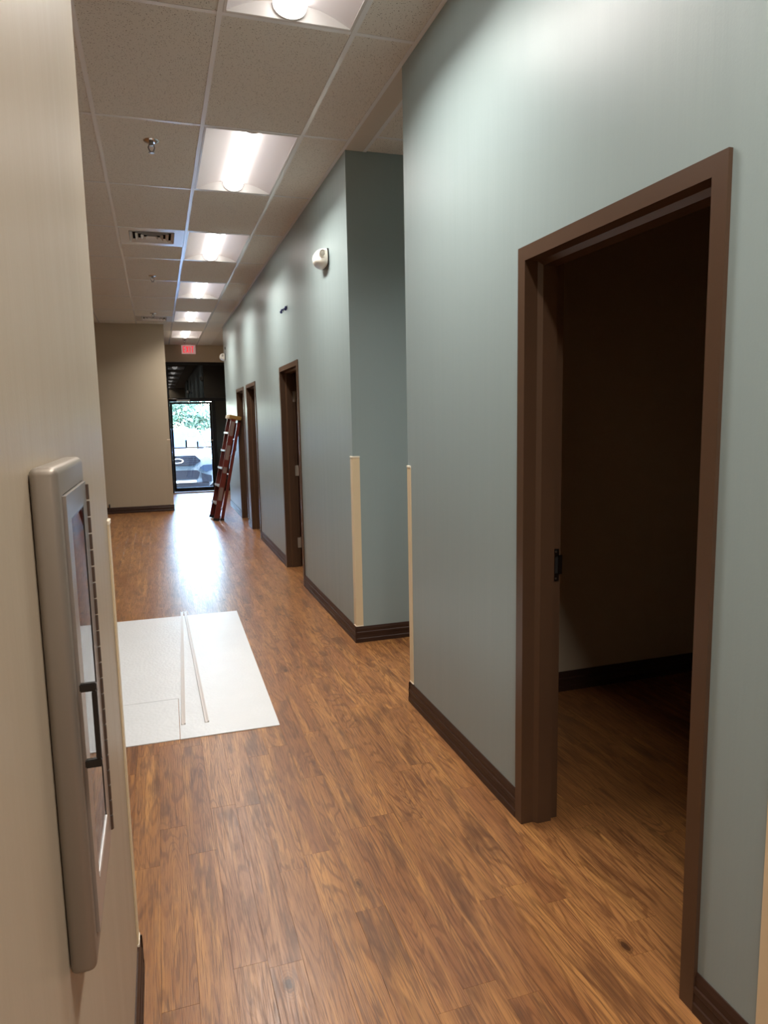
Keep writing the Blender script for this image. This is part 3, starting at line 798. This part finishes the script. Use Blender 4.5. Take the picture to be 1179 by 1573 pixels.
sgn = thing('paper_notice', 'pale sheet taped to the exit door glass between two black strips', 'notice', (.757, YEX+.056, 1.14))
bm = NB(); bm.faces.new([bm.verts.new(p) for p in ((-.12, 0, -.13), (.12, 0, -.13), (.12, 0, .14), (-.12, 0, .14))]); obj('sheet', bm, M['notice'], sgn)
for s in (-1, 1): bx('tape_strip', M['black'], sgn, s*.128-.018, s*.128+.018, -.003, .0015, -.12+.04*(s < 0), .045+.04*(s < 0))
# exit sign under the ceiling
ex = thing('exit_sign', 'lit red exit sign under the ceiling above the exit door', 'sign', (.79, 16.86, 3.18))
bm = NB(); box(bm, -.155, .155, -.022, .022, 0, .195); bevel(bm, .008); obj('housing', bm, M['exit_face'], ex, smooth=True)
bx('canopy', M['white_plastic'], ex, -.06, .06, -.03, .03, .194, .2035)
def letter(ch, cx):
    z0, z1, hw, t = .028, .168, .026, .017; y0, y1 = -.026, -.0215
    bm = NB()
    if ch == 'E':
        box(bm, cx-hw, cx-hw+t, y0, y1, z0, z1)
        for z in (z0, (z0+z1-t)/2, z1-t): box(bm, cx-hw+t, cx+hw, y0, y1, z, z+t)
    if ch == 'X':
        for s in (-1, 1):
            prism(bm, [(cx-s*(hw+.004), z0), (cx-s*(hw+.004)+t*1.15*s, z0), (cx+s*(hw+.004), z1), (cx+s*(hw+.004)-t*1.15*s, z1)], lambda a, b, c: (a, c, b), y0-.0005*(s+1), y1)
    if ch == 'I': box(bm, cx-t/2, cx+t/2, y0, y1, z0, z1)
    if ch == 'T': box(bm, cx-t/2, cx+t/2, y0, y1, z0, z1-t); box(bm, cx-hw, cx+hw, y0, y1, z1-t, z1)
    return obj('letter', bm, M['exit_red'], ex)
for ch, cx in (('E', -.096), ('X', -.026), ('I', .031), ('T', .088)): letter(ch, cx)

# ------------------------------------------------------------------ outdoors: walk, lot, cars, trees
ZG = -.28
bm = NB(); box(bm, -14, 22, YEX+.16, 18.1, -.6, -.03); bevel(bm, .015); struct(obj('sidewalk', bm, M['concrete']), 'concrete walk outside the exit door')
bm = NB(); box(bm, -40, 60, 18.1, 90, -.6, ZG); struct(obj('ground', bm, M['asphalt']), 'asphalt parking lot outside')

def suv(name, label, loc, rz, paint, rear=False):
    t = thing(name, label, 'car', loc, (0, 0, rz))
    # local: front at y=0, car runs to +y (4.6 m), x across
    st = [(0.02, .30, .70, .86, .70), (.10, .24, .92, 1.02, .84), (.35, .22, .97, 1.10, .88), (1.05, .22, .98, 1.17, .90), (1.5, .22, .98, 1.19, .92), (3.9, .24, .98, 1.18, .92), (4.5, .28, .95, 1.12, .88), (4.62, .34, .88, 1.0, .8)]
    rings = []
    for y, zb, hw, zt, tw in st:
        prf = [(hw*.88, zb), (hw, zb+.14), (hw, zb+(zt-zb)*.62), (hw*.985, zt-.12), (tw, zt-.03), (tw*.75, zt), (tw*.35, zt+.012)]
        rings.append([(x, y, z) for x, z in prf]+[(-x, y, z) for x, z in prf[::-1]])
    bm = NB(); loft(bm, rings); obj('body', bm, paint, t, smooth=True)
    g = [(1.12, 1.14, .86, .60), (1.95, 1.66, .70, .66), (2.6, 1.74, .70, .70), (3.6, 1.73, .70, .70), (4.25, 1.62, .68, .68), (4.58, 1.10, .84, .6)]
    rings = []
    for y, zt, tw, _ in g:
        rings.append([(.90, y, 1.08), (tw+.03, y, max(1.1, zt-.10)), (tw-.04, y, max(1.11, zt-.03)), (tw*.5, y, max(1.12, zt+.01)), (-tw*.5, y, max(1.12, zt+.01)), (-tw+.04, y, max(1.11, zt-.03)), (-tw-.03, y, max(1.1, zt-.10)), (-.90, y, 1.08)])
    bm = NB(); loft(bm, rings); cabin = obj('cabin', bm, paint, t, smooth=True)
    bm = NB()                                                     # windscreen, a pane just off the slope
    def pane(pts):
        n = (Vector(pts[1])-Vector(pts[0])).cross(Vector(pts[2])-Vector(pts[0])).normalized()
        A = [bm.verts.new(Vector(p)+n*.018) for p in pts]; B = [bm.verts.new(Vector(p)-n*.012) for p in pts]
        bm.faces.new(A); bm.faces.new(B[::-1])
        for i in range(len(pts)): bm.faces.new((A[i], A[(i+1) % len(pts)], B[(i+1) % len(pts)], B[i]))
    pane([(-.76, 1.20, 1.19), (.76, 1.20, 1.19), (.62, 1.93, 1.645), (-.62, 1.93, 1.645)]); obj('windscreen', bm, M['car_glass'], cabin)
    bm = NB(); pane([(.66, 4.53, 1.20), (-.66, 4.53, 1.20), (-.60, 4.29, 1.56), (.60, 4.29, 1.56)]); obj('rear_window', bm, M['car_glass'], cabin)
    for s in (-1, 1):
        bm = NB(); pts = [(s*.885, 1.55, 1.19), (s*.885, 4.1, 1.19), (s*.745, 3.9, 1.60), (s*.745, 2.1, 1.60)]
        pane(pts if s > 0 else pts[::-1]); obj('side_window', bm, M['car_glass'], cabin)
        bm = NB(); box(bm, s*1.02-.11, s*1.02+.11, 1.55, 1.63, 1.12, 1.30); bevel(bm, .03); obj('mirror', bm, paint, t, smooth=True)
        for y in (.95, 3.75):
            bm = NB(); lathe(bm, [(.02, -.11), (.27, -.11), (.36, -.08), (.37, 0), (.36, .08), (.27, .11), (.02, .11)], 24, (s*.87, y, .37), 'X'); wh = obj('wheel', bm, M['tyre'], t, smooth=True)
            bm = NB(); lathe(bm, [(.02, -.125), (.2, -.122), (.23, -.10), (.23, .10), (.2, .122), (.02, .125)], 18, (s*.87, y, .37), 'X'); obj('hub', bm, M['steel'], wh, smooth=True)
        # lamps front and rear
        bm = NB(); prism(bm, [(s*.56, .72), (s*.66, .79), (s*.90, .80), (s*.90, .66), (s*.72, .60)], lambda a, b, c: (a, c, b), -.03, .2); obj('headlight', bm, M['lamp_clear'], t)
        bm = NB(); prism(bm, [(s*.60, .58), (s*.78, .52), (s*.86, .50), (s*.86, .34), (s*.62, .34)], lambda a, b, c: (a, c, b), -.02, .12); obj('bumper_vent', bm, M['car_dark'], t)
        bm = NB(); prism(bm, [(s*.62, .86), (s*.9, .90), (s*.93, 1.06), (s*.66, 1.02)], lambda a, b, c: (a, c, b), 4.45, 4.65); obj('tail_light', bm, M['tail'], t)
    gr = [(-.60, .90), (-.46, 1.05), (.46, 1.05), (.60, .90), (.40, .78), (-.40, .78)]
    bm = NB(); prism(bm, gr, lambda a, b, c: (a, c, b), -.035, .1); gri = obj('grille', bm, M['car_dark'], t)
    for z in (.83, .885, .94, .995):
        bm = NB(); hw = .47 if z < .85 or z > .98 else .53; box(bm, -hw, hw, -.048, -.03, z-.008, z+.008); obj('grille_bar', bm, M['grille_bar'], gri)
    bm = NB()
    ring = [[(.155*math.cos(a)*k, -.05+dy, .915+.062*math.sin(a)*k) for a in [2*math.pi*i/28 for i in range(28)]] for k, dy in ((1, 0), (1, -.02), (.8, -.02), (.8, 0))]
    loft(bm, ring+[ring[0]], True, False); obj('emblem', bm, M['car_white'], gri, smooth=True)
    bm = NB(); prism(bm, [(-.56, .60), (-.48, .66), (.48, .66), (.56, .60), (.50, .42), (-.50, .42)], lambda a, b, c: (a, c, b), -.03, .1); obj('lower_grille', bm, M['car_dark'], t)
    bm = NB(); box(bm, -.46, .46, -.05, .05, .335, .39); bevel(bm, .01); obj('skid_strip', bm, M['car_white'], t)
    bm = NB(); box(bm, -.8, .8, -.01, .3, .2, .335); bevel(bm, .03); obj('bumper_lip', bm, M['car_dark'], t)
    return t
suv('parked_car', 'silver car parked nose to the exit door, grille and emblem showing', (.46, 19.15, ZG), 0, M['car_silver'])
suv('parked_car', 'white car with red tail lights beyond the silver one, seen from behind', (2.15, 29.5, ZG), R(180+8), M['car_white'])

def tree(loc, h, rz, label, s=1.0):
    t = thing('tree', label, 'tree', loc, (0, 0, rz), 'trees beyond the parking lot'); t.scale = (s, s, s)
    bm = NB(); tube(bm, [(0, 0, 0), (.05, .02, h*.3), (.0, .1, h*.6), (.1, 0, h*.85)], [.16, .12, .08, .03], 8); obj('trunk', bm, M['bark'], t, smooth=True)
    bm = NB(); r = random.Random(int(h*100))
    for c in range(26):
        a = r.random()*6.28; rr = r.random()*h*.36; cx, cy, cz = rr*math.cos(a), rr*math.sin(a), h*(.16+r.random()*.72)
        for k in range(150):
            v = Vector((r.gauss(0, 1), r.gauss(0, 1), r.gauss(0, .8))).normalized()*h*.13*(.5+.5*r.random())
            p = Vector((cx, cy, cz))+v; n = Vector((r.gauss(0, 1), r.gauss(0, 1), r.gauss(0, 1))).normalized(); u = n.orthogonal().normalized(); q = n.cross(u); e = .10+.10*r.random()
            bm.faces.new([bm.verts.new(p+u*e), bm.verts.new(p+q*e*.5), bm.verts.new(p-u*e), bm.verts.new(p-q*e*.5)])
    o = obj('foliage', bm, M['leaf'], t, fix=False); o['kind'] = 'stuff'
    return t
tree((.4, 40, ZG), 5.2, 0, 'green tree seen at the left in the exit door glass')
tree((4.1, 45, ZG), 6.0, 1.3, 'green tree seen at the right in the exit door glass')
tree((1.5, 54, ZG), 6.6, 2.2, 'taller pale tree behind the other two in the exit door glass')
tree((12, 46, ZG), 5.6, 2.9, 'tree outside to the right, hidden by the dark side panel')
tree((-4.5, 42, ZG), 5.7, .6, 'tree outside to the left, hidden by the beige end wall')
